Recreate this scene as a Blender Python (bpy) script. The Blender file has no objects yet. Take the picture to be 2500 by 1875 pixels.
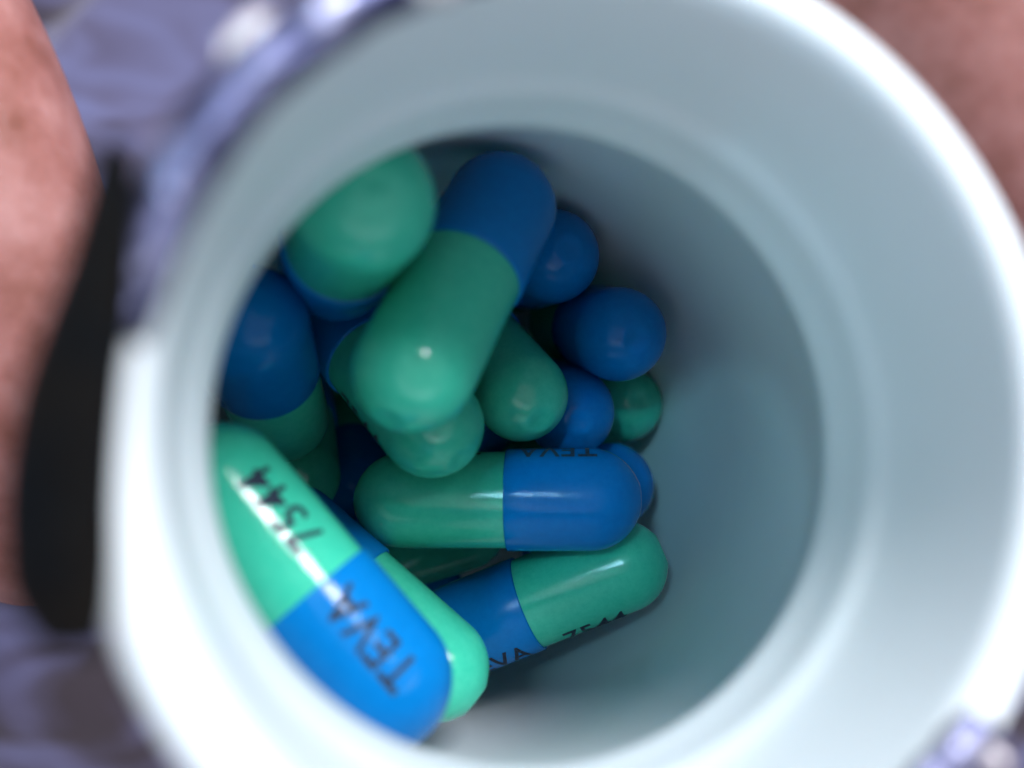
import bpy, bmesh, math, random
from mathutils import Vector, Matrix, noise
random.seed(5)
# ---------------------------------------------------------------- 1 unit = 1 cm
S = bpy.context.scene
S.unit_settings.system = 'METRIC'
S.unit_settings.scale_length = 0.01
COL = S.collection

# camera: phone lens looking straight down into the bottle
cd = bpy.data.cameras.new('camera')
cam = bpy.data.objects.new('camera', cd)
COL.objects.link(cam)
S.camera = cam
cd.sensor_width = 36.0
cd.lens = 26.85
cd.clip_start = 0.52
cd.clip_end = 500
cd.dof.use_dof = True
cd.dof.focus_distance = 5.85
cd.dof.aperture_fstop = 0.150

# world and lamps (a room lit by one window, the phone close above the bottle)
W = bpy.data.worlds.new('World')
S.world = W
W.use_nodes = True
wb = W.node_tree.nodes['Background']
wb.inputs['Color'].default_value = (0.90, 0.84, 0.98, 1)
wb.inputs['Strength'].default_value = 0.52


def area(name, loc, target, sx, sy, power, color, up=(0, 1, 0), spread=180):
    l = bpy.data.lights.new(name, 'AREA')
    l.shape = 'RECTANGLE'
    l.size, l.size_y = sx, sy
    l.energy = power
    l.color = color
    l.spread = math.radians(spread)
    o = bpy.data.objects.new(name, l)
    z = (Vector(loc) - Vector(target)).normalized()
    x = Vector(up).cross(z).normalized()
    m = Matrix((x, z.cross(x), z)).transposed().to_4x4()
    m.translation = loc
    o.matrix_world = m
    COL.objects.link(o)
    return o


area('window_light', (13.0, 22.4, 19.4), (-1.0, -0.9, -4.0), 8.0, 13, 21500, (0.95, 0.94, 1.0), up=(0.66, -0.75, 0.06))
area('window_gap_light', (-4.9, 7.4, 17.0), (0.1, 0.35, -5.7), 1.8, 1.5, 19, (0.34, 0.78, 1.0), spread=16)

S.view_settings.view_transform = 'Standard'
S.view_settings.look = 'None'
S.view_settings.exposure = 0.2
S.view_settings.gamma = 1.0
S.cycles.use_denoising = True
S.cycles.max_bounces = 12
S.cycles.diffuse_bounces = 8
S.cycles.sample_clamp_indirect = 8


# ---------------------------------------------------------------- helpers
def mesh_obj(name, bm, mat, parent=None, smooth=True):
    me = bpy.data.meshes.new(name)
    bm.normal_update()
    bm.to_mesh(me)
    bm.free()
    if smooth:
        for p in me.polygons:
            p.use_smooth = True
    me.materials.append(mat)
    o = bpy.data.objects.new(name, me)
    COL.objects.link(o)
    o.parent = parent
    return o


def empty(name, label, cat, group=None):
    o = bpy.data.objects.new(name, None)
    COL.objects.link(o)
    o.empty_display_size = 0.3
    o['label'] = label
    o['category'] = cat
    if group:
        o['group'] = group
    return o


def lathe(prof, n=96, bm=None, closed=False):
    """prof = list of (radius, z); revolves round z"""
    bm = bm or bmesh.new()
    rings = []
    for r, z in prof:
        if r < 1e-6:
            rings.append([bm.verts.new((0, 0, z))])
        else:
            rings.append([bm.verts.new((r * math.cos(2 * math.pi * i / n), r * math.sin(2 * math.pi * i / n), z)) for i in range(n)])
    prs = list(zip(rings, rings[1:]))
    if closed:
        prs.append((rings[-1], rings[0]))
    for a, b in prs:
        for i in range(n):
            j = (i + 1) % n
            if len(a) == 1 and len(b) == 1:
                continue
            if len(a) == 1:
                bm.faces.new((a[0], b[j], b[i]))
            elif len(b) == 1:
                bm.faces.new((a[i], a[j], b[0]))
            else:
                bm.faces.new((a[i], a[j], b[j], b[i]))
    return bm


class NT:
    def __init__(s, name):
        s.m = bpy.data.materials.new(name)
        s.m.use_nodes = True
        s.t = s.m.node_tree
        s.b = s.t.nodes['Principled BSDF']

    def n(s, typ, **kw):
        nd = s.t.nodes.new(typ)
        for k, v in kw.items():
            if k in nd.inputs:
                nd.inputs[k].default_value = v
            else:
                setattr(nd, k, v)
        return nd

    def l(s, a, b):
        s.t.links.new(a, b)

    def set(s, **kw):
        for k, v in kw.items():
            s.b.inputs[k.replace('_', ' ')].default_value = v

    def coords(s, scale=1.0):
        tc = s.n('ShaderNodeTexCoord')
        mp = s.n('ShaderNodeMapping')
        mp.inputs['Scale'].default_value = (scale,) * 3 if not isinstance(scale, tuple) else scale
        s.l(tc.outputs['Object'], mp.inputs['Vector'])
        return mp.outputs['Vector']

    def ramp(s, fac, stops):
        r = s.n('ShaderNodeValToRGB')
        e = r.color_ramp.elements
        e[0].position, e[0].color = stops[0][0], (*stops[0][1], 1)
        e[1].position, e[1].color = stops[-1][0], (*stops[-1][1], 1)
        for p, c in stops[1:-1]:
            q = e.new(p)
            q.color = (*c, 1)
        s.l(fac, r.inputs['Fac'])
        return r.outputs['Color']

    def bump(s, height, strength, dist):
        b = s.n('ShaderNodeBump', Strength=strength, Distance=dist)
        s.l(height, b.inputs['Height'])
        s.l(b.outputs['Normal'], s.b.inputs['Normal'])


def gelatin(name, c0, c1, sss, rough, spec):
    k = NT(name)
    v = k.coords(1.0)
    n1 = k.n('ShaderNodeTexNoise', Scale=14.0, Detail=9.0, Roughness=0.8)
    k.l(v, n1.inputs['Vector'])
    k.l(k.ramp(n1.outputs['Fac'], [(0.3, c0), (0.72, c1)]), k.b.inputs['Base Color'])
    n2 = k.n('ShaderNodeTexNoise', Scale=24.0, Detail=6.0, Roughness=0.75)
    k.l(v, n2.inputs['Vector'])
    k.bump(n2.outputs['Fac'], 0.14, 0.010)
    rr = k.n('ShaderNodeMapRange')
    k.l(n1.outputs['Fac'], rr.inputs['Value'])
    rr.inputs['From Min'].default_value, rr.inputs['From Max'].default_value = 0.3, 0.7
    rr.inputs['To Min'].default_value, rr.inputs['To Max'].default_value = rough - 0.03, rough + 0.05
    k.l(rr.outputs['Result'], k.b.inputs['Roughness'])
    k.set(IOR=1.5, Specular_IOR_Level=spec, Subsurface_Weight=sss, Subsurface_Scale=0.05,
          Subsurface_Radius=(0.5, 1.0, 1.0))
    return k.m


M_BLUE = gelatin('blue_gelatin', (0.001, 0.145, 0.42), (0.002, 0.175, 0.49), 0.10, 0.10, 0.20)
M_GREEN = gelatin('green_gelatin', (0.028, 0.44, 0.29), (0.058, 0.53, 0.35), 0.30, 0.09, 0.5)

k = NT('black_ink')
k.set(Base_Color=(0.012, 0.022, 0.04, 1), Roughness=0.6, Specular_IOR_Level=0.15)
nz = k.n('ShaderNodeTexNoise', Scale=60.0)
k.l(k.coords(1.0), nz.inputs['Vector'])
k.l(k.ramp(nz.outputs['Fac'], [(0.35, (0.008, 0.016, 0.03)), (0.75, (0.03, 0.05, 0.08))]), k.b.inputs['Base Color'])
M_INK = k.m

k = NT('white_polyethylene')
v = k.coords(1.0)
n1 = k.n('ShaderNodeTexNoise', Scale=1.3, Detail=3.0)
k.l(v, n1.inputs['Vector'])
k.l(k.ramp(n1.outputs['Fac'], [(0.3, (0.645, 0.735, 0.75)), (0.7, (0.68, 0.765, 0.78))]), k.b.inputs['Base Color'])
n2 = k.n('ShaderNodeTexNoise', Scale=45.0, Detail=4.0)
k.l(v, n2.inputs['Vector'])
k.bump(n2.outputs['Fac'], 0.10, 0.01)
k.set(Roughness=0.42, Subsurface_Weight=0.35, Subsurface_Scale=0.07, Subsurface_Radius=(0.8, 1.0, 1.1))
M_HDPE = k.m

k = NT('foil_paper')
n1 = k.n('ShaderNodeTexNoise', Scale=14.0, Detail=4.0)
k.l(k.coords(1.0), n1.inputs['Vector'])
k.l(k.ramp(n1.outputs['Fac'], [(0.3, (0.66, 0.60, 0.56)), (0.7, (0.76, 0.74, 0.78))]), k.b.inputs['Base Color'])
k.bump(n1.outputs['Fac'], 0.5, 0.05)
k.set(Roughness=0.18, Metallic=0.1)
M_FOIL = k.m

# ---------------------------------------------------------------- fabric far below
k = NT('violet_grey_cloth')
v = k.coords(1.0)
n1 = k.n('ShaderNodeTexNoise', Scale=0.17, Detail=2.5, Roughness=0.5, Distortion=1.0)
k.l(k.coords((1.0, 2.2, 1.0)), n1.inputs['Vector'])
k.l(k.ramp(n1.outputs['Fac'], [(0.36, (0.06, 0.048, 0.06)), (0.5, (0.16, 0.16, 0.28)), (0.66, (0.23, 0.26, 0.48))]), k.b.inputs['Base Color'])
wv = k.n('ShaderNodeTexWave', Scale=14.0, Distortion=1.0)
k.l(v, wv.inputs['Vector'])
k.bump(wv.outputs['Fac'], 0.4, 0.02)
k.set(Roughness=0.9, Sheen_Weight=0.3)
M_CLOTH = k.m
bm = bmesh.new()
N = 150
ext = 110.0
vs = []
ca, sa = math.cos(0.55), math.sin(0.55)
for j in range(N + 1):
    row = []
    for i in range(N + 1):
        x = (i / N - 0.5) * ext
        y = (j / N - 0.5) * ext
        u, w = ca * x + sa * y, -sa * x + ca * y
        q = noise.noise(Vector((u * 0.07, w * 0.22, 3.1)))
        z = -29.0 + 2.4 * q + 1.5 * (1 - abs(noise.noise(Vector((u * 0.06 + 5, w * 0.18, 0.4)))) * 3.0)
        row.append(bm.verts.new((x, y, z)))
    vs.append(row)
for j in range(N):
    for i in range(N):
        bm.faces.new((vs[j][i], vs[j][i + 1], vs[j + 1][i + 1], vs[j + 1][i]))
cloth = mesh_obj('cloth_surface', bm, M_CLOTH)
cloth['kind'] = 'structure'
cloth['label'] = 'crumpled violet grey cloth far below the bottle'

# ---------------------------------------------------------------- bottle
AX = Vector((0.258, 0.118, 1.0)).normalized()
APER = Vector((0.164, -0.210, -3.363))          # lower end of the neck bore, on the axis
bottle = empty('pill_bottle', 'open white plastic pill bottle seen down its wide mouth, held between fingers', 'bottle')
BASE = -6.10
bottle.matrix_world = Matrix.Translation(APER + AX * (BASE - 0.12)) @ AX.to_track_quat('Z', 'Y').to_matrix().to_4x4()
Z0 = -(BASE - 0.12)                              # local z of the neck bore's lower end
HN = 1.045                                       # height of the neck
prof_in = [(0.0, -6.10), (1.6, -6.10), (1.95, -6.06), (2.15, -5.93), (2.22, -5.6), (2.24, -4.5), (2.24, -3.0), (2.21, -2.5),
           (2.14, -2.1), (2.03, -1.6), (1.93, -1.1), (1.86, -0.75), (1.79, -0.45), (1.68, -0.27), (1.53, -0.15),
           (1.435, -0.07), (1.405, -0.02), (1.40, 0.03), (1.405, 0.10), (1.405, 0.22), (1.396, 0.28), (1.398, 0.34),
           (1.416, 0.39), (1.422, 0.44), (1.42, 0.60), (1.417, 0.85), (1.415, 1.0)]
lip = []
for i in range(9):
    a = math.pi - math.pi * i / 8
    lip.append((1.505 + 0.09 * math.cos(a), HN - 0.02 + 0.09 * math.sin(a)))
prof_out = [(1.595, 0.95), (1.565, 0.9), (1.56, 0.5), (1.56, 0.1), (1.61, 0.03), (1.75, -0.12), (1.87, -0.34), (1.95, -0.72),
            (2.02, -1.05), (2.12, -1.55), (2.22, -2.05), (2.29, -2.5), (2.32, -3.0), (2.32, -4.5), (2.31, -5.75), (2.27, -6.05),
            (2.13, -6.18), (1.9, -6.22), (0.0, -6.22)]
prof = [(r, z + Z0) for r, z in prof_in + lip + prof_out]
mesh_obj('bottle_shell', lathe(prof, 160), M_HDPE, bottle)


def thread_seg(a0, a1, zc, rad=0.075, R=1.575, n=46):
    bm = bmesh.new()
    rings = []
    for i in range(n + 1):
        t = i / n
        a = a0 + (a1 - a0) * t
        z = zc - 0.30 * t
        f = min(1, t * 9, (1 - t) * 9) ** 0.5 if 0 < t < 1 else 0.02
        ring = []
        for j in range(10):
            b = 2 * math.pi * j / 10
            rr = R + rad * 1.3 * f * math.cos(b)
            ring.append(bm.verts.new((rr * math.cos(a), rr * math.sin(a), z + rad * f * math.sin(b))))
        rings.append(ring)
    for p, q in zip(rings, rings[1:]):
        for j in range(10):
            bm.faces.new((p[j], p[(j + 1) % 10], q[(j + 1) % 10], q[j]))
    bm.faces.new(rings[0][::-1])
    bm.faces.new(rings[-1])
    return bm


for a0, zc in ((math.radians(100), 0.72), (math.radians(225), 0.74), (math.radians(345), 0.70)):
    mesh_obj('screw_thread', thread_seg(a0, a0 + math.radians(105), zc + Z0), M_HDPE, bottle)


def scrap(ang, span, r0, zc, w, bulge, seed):
    """torn scrap of the foil seal stuck on the lip, with thickness"""
    bm = bmesh.new()
    n, m = 16, 7
    top, bot = [], []
    for i in range(n + 1):
        t = i / n
        a = ang + span * (t - 0.5)
        ww = w * (math.sin(math.pi * min(max(t, 0.04), 0.96)) ** 0.5) * (1 + 0.3 * noise.noise(Vector((t * 7, seed, 0))))
        rt, rb = [], []
        for j in range(m + 1):
            s = j / m - 0.5
            r = r0 + ww * s
            z = zc + bulge * math.cos(math.pi * s) * math.sin(math.pi * t) + 0.015 * noise.noise(Vector((t * 9, s * 6, seed)))
            rt.append(bm.verts.new((r * math.cos(a), r * math.sin(a), z)))
            rb.append(bm.verts.new((r * math.cos(a), r * math.sin(a), z - 0.035)))
        top.append(rt)
        bot.append(rb)
    for i in range(n):
        for j in range(m):
            bm.faces.new((top[i][j], top[i + 1][j], top[i + 1][j + 1], top[i][j + 1]))
            bm.faces.new((bot[i][j], bot[i][j + 1], bot[i + 1][j + 1], bot[i + 1][j]))
        bm.faces.new((top[i][0], bot[i][0], bot[i + 1][0], top[i + 1][0]))
        bm.faces.new((top[i][m], top[i + 1][m], bot[i + 1][m], bot[i][m]))
    for j in range(m):
        bm.faces.new((top[0][j], top[0][j + 1], bot[0][j + 1], bot[0][j]))
        bm.faces.new((top[n][j], bot[n][j], bot[n][j + 1], top[n][j + 1]))
    return bm


def local_angle(px_dir):
    d = bottle.matrix_world.to_3x3().inverted() @ Vector((px_dir[0], px_dir[1], 0))
    return math.atan2(d.y, d.x)


bpy.context.view_layer.update()
for d, span, r0, w, bu, sd, dz in (((-0.45, 0.89), 0.14, 1.46, 0.15, 0.08, 1.0, 0.07), ((-0.75, 0.66), 0.16, 1.58, 0.16, 0.05, 4.0, 0.0),
                                   ((-0.94, 0.33), 0.13, 1.60, 0.15, 0.05, 6.0, -0.06), ((0.72, -0.70), 0.06, 1.55, 0.11, 0.08, 8.0, 0.06)):
    mesh_obj('seal_scrap', scrap(local_angle(d), span, r0, HN + dz + Z0, w, bu, sd), M_FOIL, bottle)


def foil_arc(a0, a1, seed):
    """strip of metal seal foil still wrapped over the lip, crinkled"""
    bm = bmesh.new()
    n = max(8, int(abs(a1 - a0) * 40))
    m = 14
    outer, inner = [], []
    for i in range(n + 1):
        t = i / n
        a = a0 + (a1 - a0) * t
        f = min(1.0, t * 6, (1 - t) * 6)
        wob = 0.25 * noise.noise(Vector((t * 9, seed, 1.0)))
        # from the inner lip over the crown and down the outside
        b0 = math.pi * (0.86 - 0.10 * (1 - f) + 0.12 * wob)
        b1 = -math.pi * (0.10 * f)
        ro, ri = [], []
        for j in range(m + 1):
            b = b0 + (b1 - b0) * j / m
            k1 = 0.010 * noise.noise(Vector((a * 7, b * 2.5, seed))) + 0.006 * noise.noise(Vector((a * 22, b * 5, seed)))
            for lst, h in ((ro, 0.108 + k1), (ri, 0.0965 + k1 * 0.3)):
                r = 1.505 + h * math.cos(b)
                z = HN - 0.02 + h * math.sin(b) + Z0
                lst.append(bm.verts.new((r * math.cos(a), r * math.sin(a), z)))
        # skirt
        for lst, e in ((ro, 0.012), (ri, 0.0)):
            lst.append(bm.verts.new(((1.605 + e) * math.cos(a), (1.605 + e) * math.sin(a), HN + Z0 - 0.02 - (0.16 + 0.12 * wob) * f)))
        outer.append(ro)
        inner.append(ri)
    M1 = m + 1
    for i in range(n):
        for j in range(M1):
            bm.faces.new((outer[i][j], outer[i][j + 1], outer[i + 1][j + 1], outer[i + 1][j]))
            bm.faces.new((inner[i][j], inner[i + 1][j], inner[i + 1][j + 1], inner[i][j + 1]))
        for j in (0, M1):
            bm.faces.new((outer[i][j], outer[i + 1][j], inner[i + 1][j], inner[i][j]))
    for i in (0, n):
        for j in range(M1):
            bm.faces.new((outer[i][j], inner[i][j], inner[i][j + 1], outer[i][j + 1]))
    bmesh.ops.recalc_face_normals(bm, faces=bm.faces)
    return bm


k = NT('seal_metal')
n1 = k.n('ShaderNodeTexNoise', Scale=5.0, Detail=4.0)
k.l(k.coords(1.0), n1.inputs['Vector'])
k.l(k.ramp(n1.outputs['Fac'], [(0.36, (0.035, 0.04, 0.085)), (0.52, (0.10, 0.11, 0.19)), (0.7, (0.42, 0.44, 0.60))]), k.b.inputs['Base Color'])
k.bump(n1.outputs['Fac'], 0.5, 0.05)
k.set(Roughness=0.40, Metallic=0.9)
M_SEAL = k.m
up_left = local_angle((-0.72, 0.70))
mesh_obj('seal_foil', foil_arc(up_left - 0.62, up_left + 0.66, 2.0), M_SEAL, bottle)
low_right = local_angle((0.74, -0.67))
mesh_obj('seal_foil', foil_arc(low_right - 0.42, low_right + 0.02, 7.0), M_SEAL, bottle)

# near-black band added over the left of the lip, standing in for shade
k = NT('shade_band_black')
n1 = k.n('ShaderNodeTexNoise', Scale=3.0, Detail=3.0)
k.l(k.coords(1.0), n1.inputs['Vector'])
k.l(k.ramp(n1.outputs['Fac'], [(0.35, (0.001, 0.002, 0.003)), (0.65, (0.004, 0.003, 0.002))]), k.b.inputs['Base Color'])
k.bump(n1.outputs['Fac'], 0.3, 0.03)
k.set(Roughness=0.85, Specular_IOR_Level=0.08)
M_SHADE_BAND = k.m
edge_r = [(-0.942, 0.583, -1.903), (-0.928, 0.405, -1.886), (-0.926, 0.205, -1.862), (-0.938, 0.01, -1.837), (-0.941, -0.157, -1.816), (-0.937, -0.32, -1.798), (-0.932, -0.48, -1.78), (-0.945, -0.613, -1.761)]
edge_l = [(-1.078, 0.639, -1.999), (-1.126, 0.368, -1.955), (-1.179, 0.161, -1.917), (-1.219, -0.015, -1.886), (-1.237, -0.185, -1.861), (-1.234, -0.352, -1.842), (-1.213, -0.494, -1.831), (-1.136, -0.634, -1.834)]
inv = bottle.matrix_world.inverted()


def smooth_line(pts, n):
    out = []
    m = len(pts) - 1
    P = [Vector(p) for p in pts]
    for i in range(n + 1):
        u = m * i / n
        k0 = min(int(u), m - 1)
        t = u - k0
        a, b, c, d = P[max(k0 - 1, 0)], P[k0], P[k0 + 1], P[min(k0 + 2, m)]
        out.append(0.5 * ((2 * b) + (c - a) * t + (2 * a - 5 * b + 4 * c - d) * t * t + (3 * b - a - 3 * c + d) * t ** 3))
    return out


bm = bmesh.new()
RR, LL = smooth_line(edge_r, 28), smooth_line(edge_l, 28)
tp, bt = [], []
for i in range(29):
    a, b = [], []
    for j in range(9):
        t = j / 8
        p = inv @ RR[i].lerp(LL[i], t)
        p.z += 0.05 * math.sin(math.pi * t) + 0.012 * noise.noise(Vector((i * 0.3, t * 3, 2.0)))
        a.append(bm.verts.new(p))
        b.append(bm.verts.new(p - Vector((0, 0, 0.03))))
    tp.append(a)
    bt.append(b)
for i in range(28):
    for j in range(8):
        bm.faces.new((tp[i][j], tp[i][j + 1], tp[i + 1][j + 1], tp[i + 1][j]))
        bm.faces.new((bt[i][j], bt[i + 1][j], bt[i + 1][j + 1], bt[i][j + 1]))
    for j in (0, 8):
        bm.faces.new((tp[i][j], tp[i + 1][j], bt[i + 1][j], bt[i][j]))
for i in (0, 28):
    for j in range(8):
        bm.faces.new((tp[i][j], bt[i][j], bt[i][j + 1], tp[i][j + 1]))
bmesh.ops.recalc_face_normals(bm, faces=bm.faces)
mesh_obj('shade_band', bm, M_SHADE_BAND, bottle)['label'] = 'near black blurred band standing in for shade at the left of the rim'

# ---------------------------------------------------------------- capsules
RC, RB, HL = 0.380, 0.360, 0.71          # cap radius, body radius, half distance of the dome centres
JOINT = 0.085                             # where the cap ends, local z (cap is +z)


def dome(R, zc, sgn, n=18):
    out = []
    for i in range(n + 1):
        a = math.pi / 2 * i / n
        r = R * math.cos(a)
        z = R * math.sin(a) * 1.0
        dimp = 0.022 * math.exp(-(r / 0.062) ** 2) - 0.005 * math.exp(-((r - 0.115) / 0.03) ** 2)
        out.append((max(r, 0.0) if i < n else 0.0, zc + sgn * (z - dimp)))
    return out


def extra(R, zc, sgn):
    p = dome(R, zc, sgn, 18)
    fine = []
    for i in range(1, 9):
        r = 0.16 * (1 - i / 8)
        z = math.sqrt(R * R - r * r)
        dimp = 0.022 * math.exp(-(r / 0.062) ** 2) - 0.005 * math.exp(-((r - 0.115) / 0.03) ** 2)
        fine.append((r, zc + sgn * (z - dimp)))
    return [q for q in p if q[0] > 0.165] + fine


cap_prof = [(RC - 0.03, JOINT + 0.004), (RC - 0.012, JOINT), (RC - 0.003, JOINT + 0.005), (RC, JOINT + 0.014), (RC, 0.3), (RC, 0.6)] + extra(RC, HL, 1)
body_prof = [(RB, JOINT + 0.03), (RB, 0.0), (RB, -0.3), (RB * 0.998, -0.6)] + extra(RB * 0.998, -HL, -1)


def text_mesh(txt, length, height, R, z_start, twist=0.0):
    """flat print wrapped round the shell; reads from the cap end towards the body end"""
    cu = bpy.data.curves.new('t', 'FONT')
    cu.body = txt
    cu.size = 1.0
    cu.offset = 0.015
    cu.space_character = 1.08
    cu.resolution_u = 3
    to = bpy.data.objects.new('t', cu)
    COL.objects.link(to)
    bpy.context.view_layer.update()
    me = bpy.data.meshes.new_from_object(to.evaluated_get(bpy.context.evaluated_depsgraph_get()))
    COL.objects.unlink(to)
    bpy.data.objects.remove(to)
    bm = bmesh.new()
    bm.from_mesh(me)
    bpy.data.meshes.remove(me)
    xs = [v.co.x for v in bm.verts]
    ys = [v.co.y for v in bm.verts]
    x0, x1, y0, y1 = min(xs), max(xs), min(ys), max(ys)
    # slice along the height so that it bends
    for k in range(1, 8):
        y = y0 + (y1 - y0) * k / 8
        bmesh.ops.bisect_plane(bm, geom=bm.verts[:] + bm.edges[:] + bm.faces[:], plane_co=(0, y, 0), plane_no=(0, 1, 0))
    for v in bm.verts:
        s = (v.co.x - x0) / (x1 - x0) * length
        h = ((v.co.y - y0) / (y1 - y0) - 0.5) * height
        s += 0.0015 * noise.noise(Vector((v.co.x * 6, v.co.y * 6, 0)))
        a = h / R + twist
        v.co = Vector(((R + 0.0022) * math.cos(a), (R + 0.0022) * math.sin(a), z_start - s))
    return bm


proto = empty('capsule', '', 'capsule', 'capsules')
del proto['label']
cap0 = mesh_obj('cap', lathe(cap_prof, 64), M_BLUE, proto)
body0 = mesh_obj('body', lathe(body_prof, 64), M_GREEN, proto)
for o in (cap0, body0):
    bmt = bmesh.new()
    bmt.from_mesh(o.data)
    bmesh.ops.recalc_face_normals(bmt, faces=bmt.faces)
    bmt.to_mesh(o.data)
    bmt.free()
pr1 = mesh_obj('lettering', text_mesh('TEVA', 0.585, 0.21, RC, HL + 0.05), M_INK, cap0, smooth=False)
pr2 = mesh_obj('lettering', text_mesh('7544', 0.51, 0.215, RB, -0.10, -0.24), M_INK, body0, smooth=False)

G = 'blue and green capsules heaped in the bottle'
proto['group'] = G
# blue end centre, green end centre (mm), direction the print faces, label
CAPS = [
    ((-0.8, 11.75, -51.43), (-5.63, 0.76, -43.85), (-.7, .4, -.8), 'large sharp capsule lying diagonally across the middle, its blue end up'),
    ((-11.7, 8.01, -51.08), (-7.35, 9.0, -37.7), (-.5, .85, 0), 'upright capsule at upper left under the neck edge, its green dome towards the viewer'),
    ((-16.49, 3.7, -47.58), (-18.12, -2.58, -60.22), (-1, .1, 0), 'upright capsule against the left wall, blue dome up with a small glint'),
    ((-7.1, -16.4, -42.4), (-16.45, -5.75, -43.2), (.42, .37, .85), 'brightly lit capsule at lower left with its black print TEVA 7544 in full view'),
    ((-16.14, -11.07, -55.78), (-5.17, -19.71, -53.21), (-.5, -.7, -.6), 'capsule half hidden beneath the brightly lit printed capsule, green end sticking out right'),
    ((5.84, -8.59, -56.96), (-8.33, -8.79, -57.94), (0, .97, .22), 'horizontal capsule below the middle with a long thin glint on its green half'),
    ((-4.28, -19.98, -61.91), (8.66, -14.35, -60.34), (.28, -.66, .70), 'lower right capsule with dark blue left half and print along its bottom edge'),
    ((-14.25, 6.03, -59.83), (-5.3, -3.05, -52.3), (-.6, -.6, .6), 'green domed capsule poking out under the large diagonal one, above the horizontal one'),
    ((-4.99, 6.31, -69.39), (0.72, -0.83, -58.53), (-.6, -.4, -.7), 'slanting green ended capsule right of centre with a slanted glint'),
    ((4.86, -2.35, -64.6), (2.79, 0.13, -78.43), (1, .25, 0), 'blue dome wedged between the slanting green ended capsule and the horizontal one'),
    ((8.57, 3.99, -61.42), (5.25, 6.15, -75.0), (1, .25, 0), 'upright capsule showing a round blue dome, nearest the right wall'),
    ((3.27, 10.31, -61.78), (-0.86, 10.29, -75.34), (1, .25, 0), 'upright capsule with blue dome tucked behind the top end of the large diagonal one'),
    ((7.6, -4.1, -86.9), (10.8, -1.9, -73.3), (-1, 0, -1), 'small dark green dome deep down at right, partly behind the round blue dome'),
    ((-17.78, -17.53, -69.53), (-4.21, -13.41, -70.17), (0, 0, -1), 'dark green capsule deep in the shade under the horizontal one'),
    ((8.9, -9.05, -68.5), (1.7, -13.4, -80.0), (1, -.3, 0), 'dark blue capsule end just right of the horizontal capsule'),
    ((-21.85, -0.71, -76.9), (-18.29, -7.85, -65.15), (-1, 0, -1), 'dark green capsule in deep shade between left blue capsule and the printed one'),
    ((-5.46, -3.88, -77.3), (1.73, -1.64, -89.34), (0, 0, -1), 'capsule deep in the gap between the slanting and the horizontal capsule'),
    ((-15.51, -10.16, -74.52), (-18.01, -3.79, -86.95), (0, 0, -1), 'capsule deep in the dark gap left of the green domed capsule'),
    ((-8.8, -21.39, -79.01), (-16.63, -12.12, -86.35), (0, 0, -1), 'capsule at the bottom below the left end of the horizontal one'),
    ((4.58, -19.16, -79.12), (5.27, -13.09, -91.89), (0, 0, -1), 'capsule deep under the middle of the lower right one'),
    ((-3.51, 3.67, -77.98), (-11.8, 4.12, -89.47), (0, 0, -1), 'capsule deep in the dark gap right of the large diagonal one'),
    ((-9.96, 11.29, -80.36), (-20.28, 2.03, -83.38), (0, 0, -1), 'capsule deep beneath the upper left green domed one'),
    ((-3.42, -9.17, -90.1), (6.77, -9.59, -80.3), (0, 0, -1), 'capsule deep behind the right end of the horizontal one'),
]
for i, (b, g, f, lab) in enumerate(CAPS):
    b, g = Vector(b) / 10, Vector(g) / 10
    z = (b - g).normalized()
    f = Vector(f)
    x = (f - z * f.dot(z)).normalized()
    y = z.cross(x)
    m = Matrix((x, y, z)).transposed().to_4x4()
    m.translation = (b + g) / 2
    if i == 0:
        r = proto
    else:
        r = proto.copy()
        COL.objects.link(r)
        for ch in (cap0, body0):
            c = ch.copy()
            COL.objects.link(c)
            c.parent = r
            for gc in (pr1, pr2):
                if gc.parent == ch:
                    e = gc.copy()
                    COL.objects.link(e)
                    e.parent = c
    r.matrix_world = m
    r['label'] = lab

# ---------------------------------------------------------------- hand holding the bottle
k = NT('skin')
v = k.coords(1.0)
n1 = k.n('ShaderNodeTexNoise', Scale=2.2, Detail=5.0, Roughness=0.6)
k.l(v, n1.inputs['Vector'])
k.l(k.ramp(n1.outputs['Fac'], [(0.3, (0.20, 0.068, 0.045)), (0.5, (0.31, 0.13, 0.11)), (0.7, (0.40, 0.20, 0.18))]), k.b.inputs['Base Color'])
mp2 = k.coords((2.0, 7.0, 3.0))
n2 = k.n('ShaderNodeTexNoise', Scale=1.6, Detail=6.0, Roughness=0.7, Distortion=0.6)
k.l(mp2, n2.inputs['Vector'])
vo = k.n('ShaderNodeTexVoronoi', Scale=22.0)
vo.feature = 'DISTANCE_TO_EDGE'
k.l(v, vo.inputs['Vector'])
mx = k.n('ShaderNodeMath', operation='MULTIPLY_ADD')
k.l(n2.outputs['Fac'], mx.inputs[0])
mx.inputs[1].default_value = 2.0
k.l(vo.outputs['Distance'], mx.inputs[2])
k.bump(mx.outputs[0], 0.14, 0.05)
k.set(Roughness=0.5, Subsurface_Weight=0.5, Subsurface_Scale=0.22, Subsurface_Radius=(1.0, 0.35, 0.2))
M_SKIN = k.m


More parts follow.
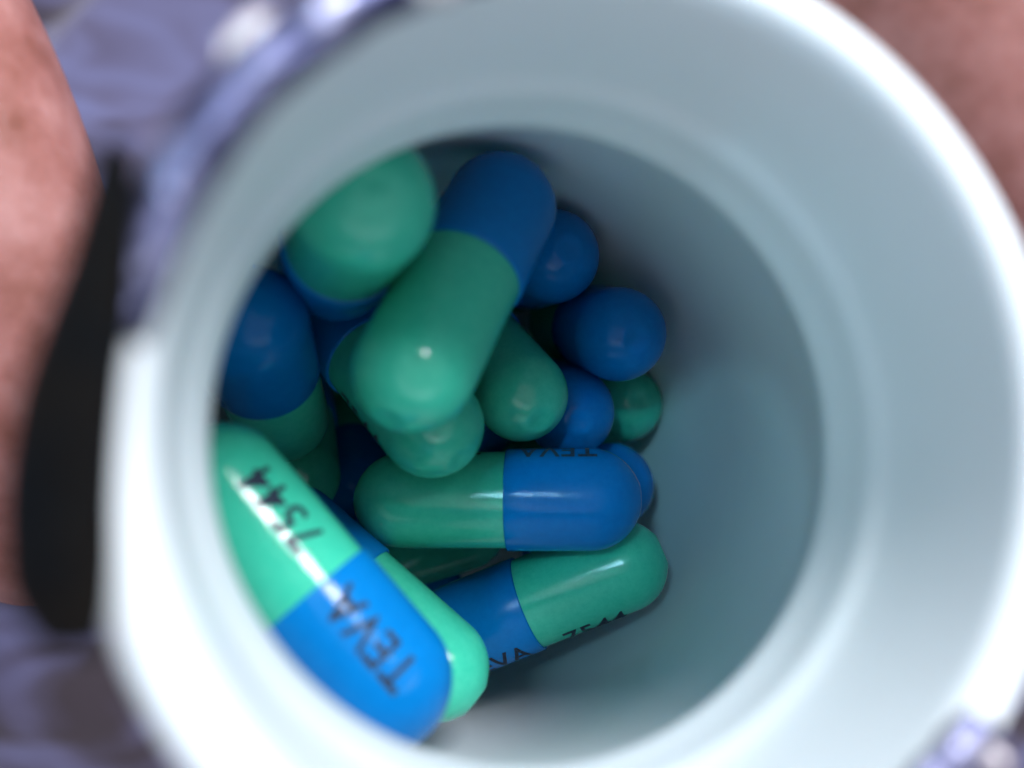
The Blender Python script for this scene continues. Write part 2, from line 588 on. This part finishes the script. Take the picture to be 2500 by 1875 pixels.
def hand():
    P, E_, R_ = [], [], []

    def add(p, r, prev=None):
        P.append(Vector(p))
        R_.append(r)
        if prev is not None:
            E_.append((prev, len(P) - 1))
        return len(P) - 1

    wrist = add((-12.5, 16.0, -14.0), 2.2)
    palm = add((-9.0, 12.0, -11.5), 2.1, wrist)
    palm2 = add((-6.8, 9.2, -9.4), 1.6, palm)

    def chain(pts, start):
        q = start
        for x, y, z, r in pts:
            q = add((x, y, z), r, q)
        return q

    # index finger curls down the left side of the neck
    chain([(-6.6, 6.6, -6.9, 1.0), (-5.6, 4.6, -5.5, 0.90), (-4.25, 3.0, -4.75, 0.86), (-3.55, 1.8, -4.6, 0.88), (-3.30, 0.8, -4.75, 0.86),
           (-3.40, 0.0, -5.1, 0.82), (-3.50, -0.65, -5.55, 0.76), (-3.46, -1.22, -5.85, 0.68), (-3.42, -1.55, -6.0, 0.42)], palm2)
    # middle, ring and little finger lower down
    chain([(-7.2, 6.2, -8.6, 0.9), (-7.0, 3.9, -7.9, 0.8), (-6.1, 1.8, -7.5, 0.72), (-5.0, 0.3, -7.6, 0.70), (-4.4, -0.5, -7.8, 0.55)], palm2)
    chain([(-8.0, 6.2, -10.0, 0.85), (-8.0, 4.2, -9.6, 0.75), (-7.0, 2.2, -9.3, 0.7), (-5.6, 0.8, -9.3, 0.62), (-4.9, 0.1, -9.3, 0.5)], palm2)
    chain([(-8.6, 6.6, -11.4, 0.75), (-8.6, 5.0, -11.0, 0.65), (-7.6, 3.3, -10.8, 0.6), (-6.4, 2.2, -10.8, 0.45)], palm2)
    # thumb reaches round the back of the bottle to the right
    chain([(-4.6, 8.4, -9.0, 1.5), (-1.6, 7.4, -8.0, 1.25), (1.2, 6.3, -6.8, 1.05), (1.9, 3.8, -4.9, 0.95), (2.35, 2.65, -4.45, 0.90), (2.68, 1.92, -4.4, 0.86), (2.95, 1.2, -4.6, 0.82), (3.05, 0.7, -4.8, 0.5)], palm2)
    me = bpy.data.meshes.new('hand')
    me.from_pydata(P, E_, [])
    o = bpy.data.objects.new('hand', me)
    COL.objects.link(o)
    sk = o.modifiers.new('skin', 'SKIN')
    sk.use_smooth_shade = True
    for i, sv in enumerate(me.skin_vertices[0].data):
        sv.radius = (R_[i], R_[i])
        sv.use_root = (i == 0)
    ss = o.modifiers.new('sub', 'SUBSURF')
    ss.levels = ss.render_levels = 3
    bpy.context.view_layer.update()
    m2 = bpy.data.meshes.new_from_object(o.evaluated_get(bpy.context.evaluated_depsgraph_get()))
    bpy.data.objects.remove(o)
    for p in m2.polygons:
        p.use_smooth = True
    m2.materials.clear()
    m2.materials.append(M_SKIN)
    h = bpy.data.objects.new('hand', m2)
    COL.objects.link(h)
    h['label'] = 'out of focus hand gripping the white bottle, one finger at left, another at top right'
    h['category'] = 'hand'
    return h


hand()
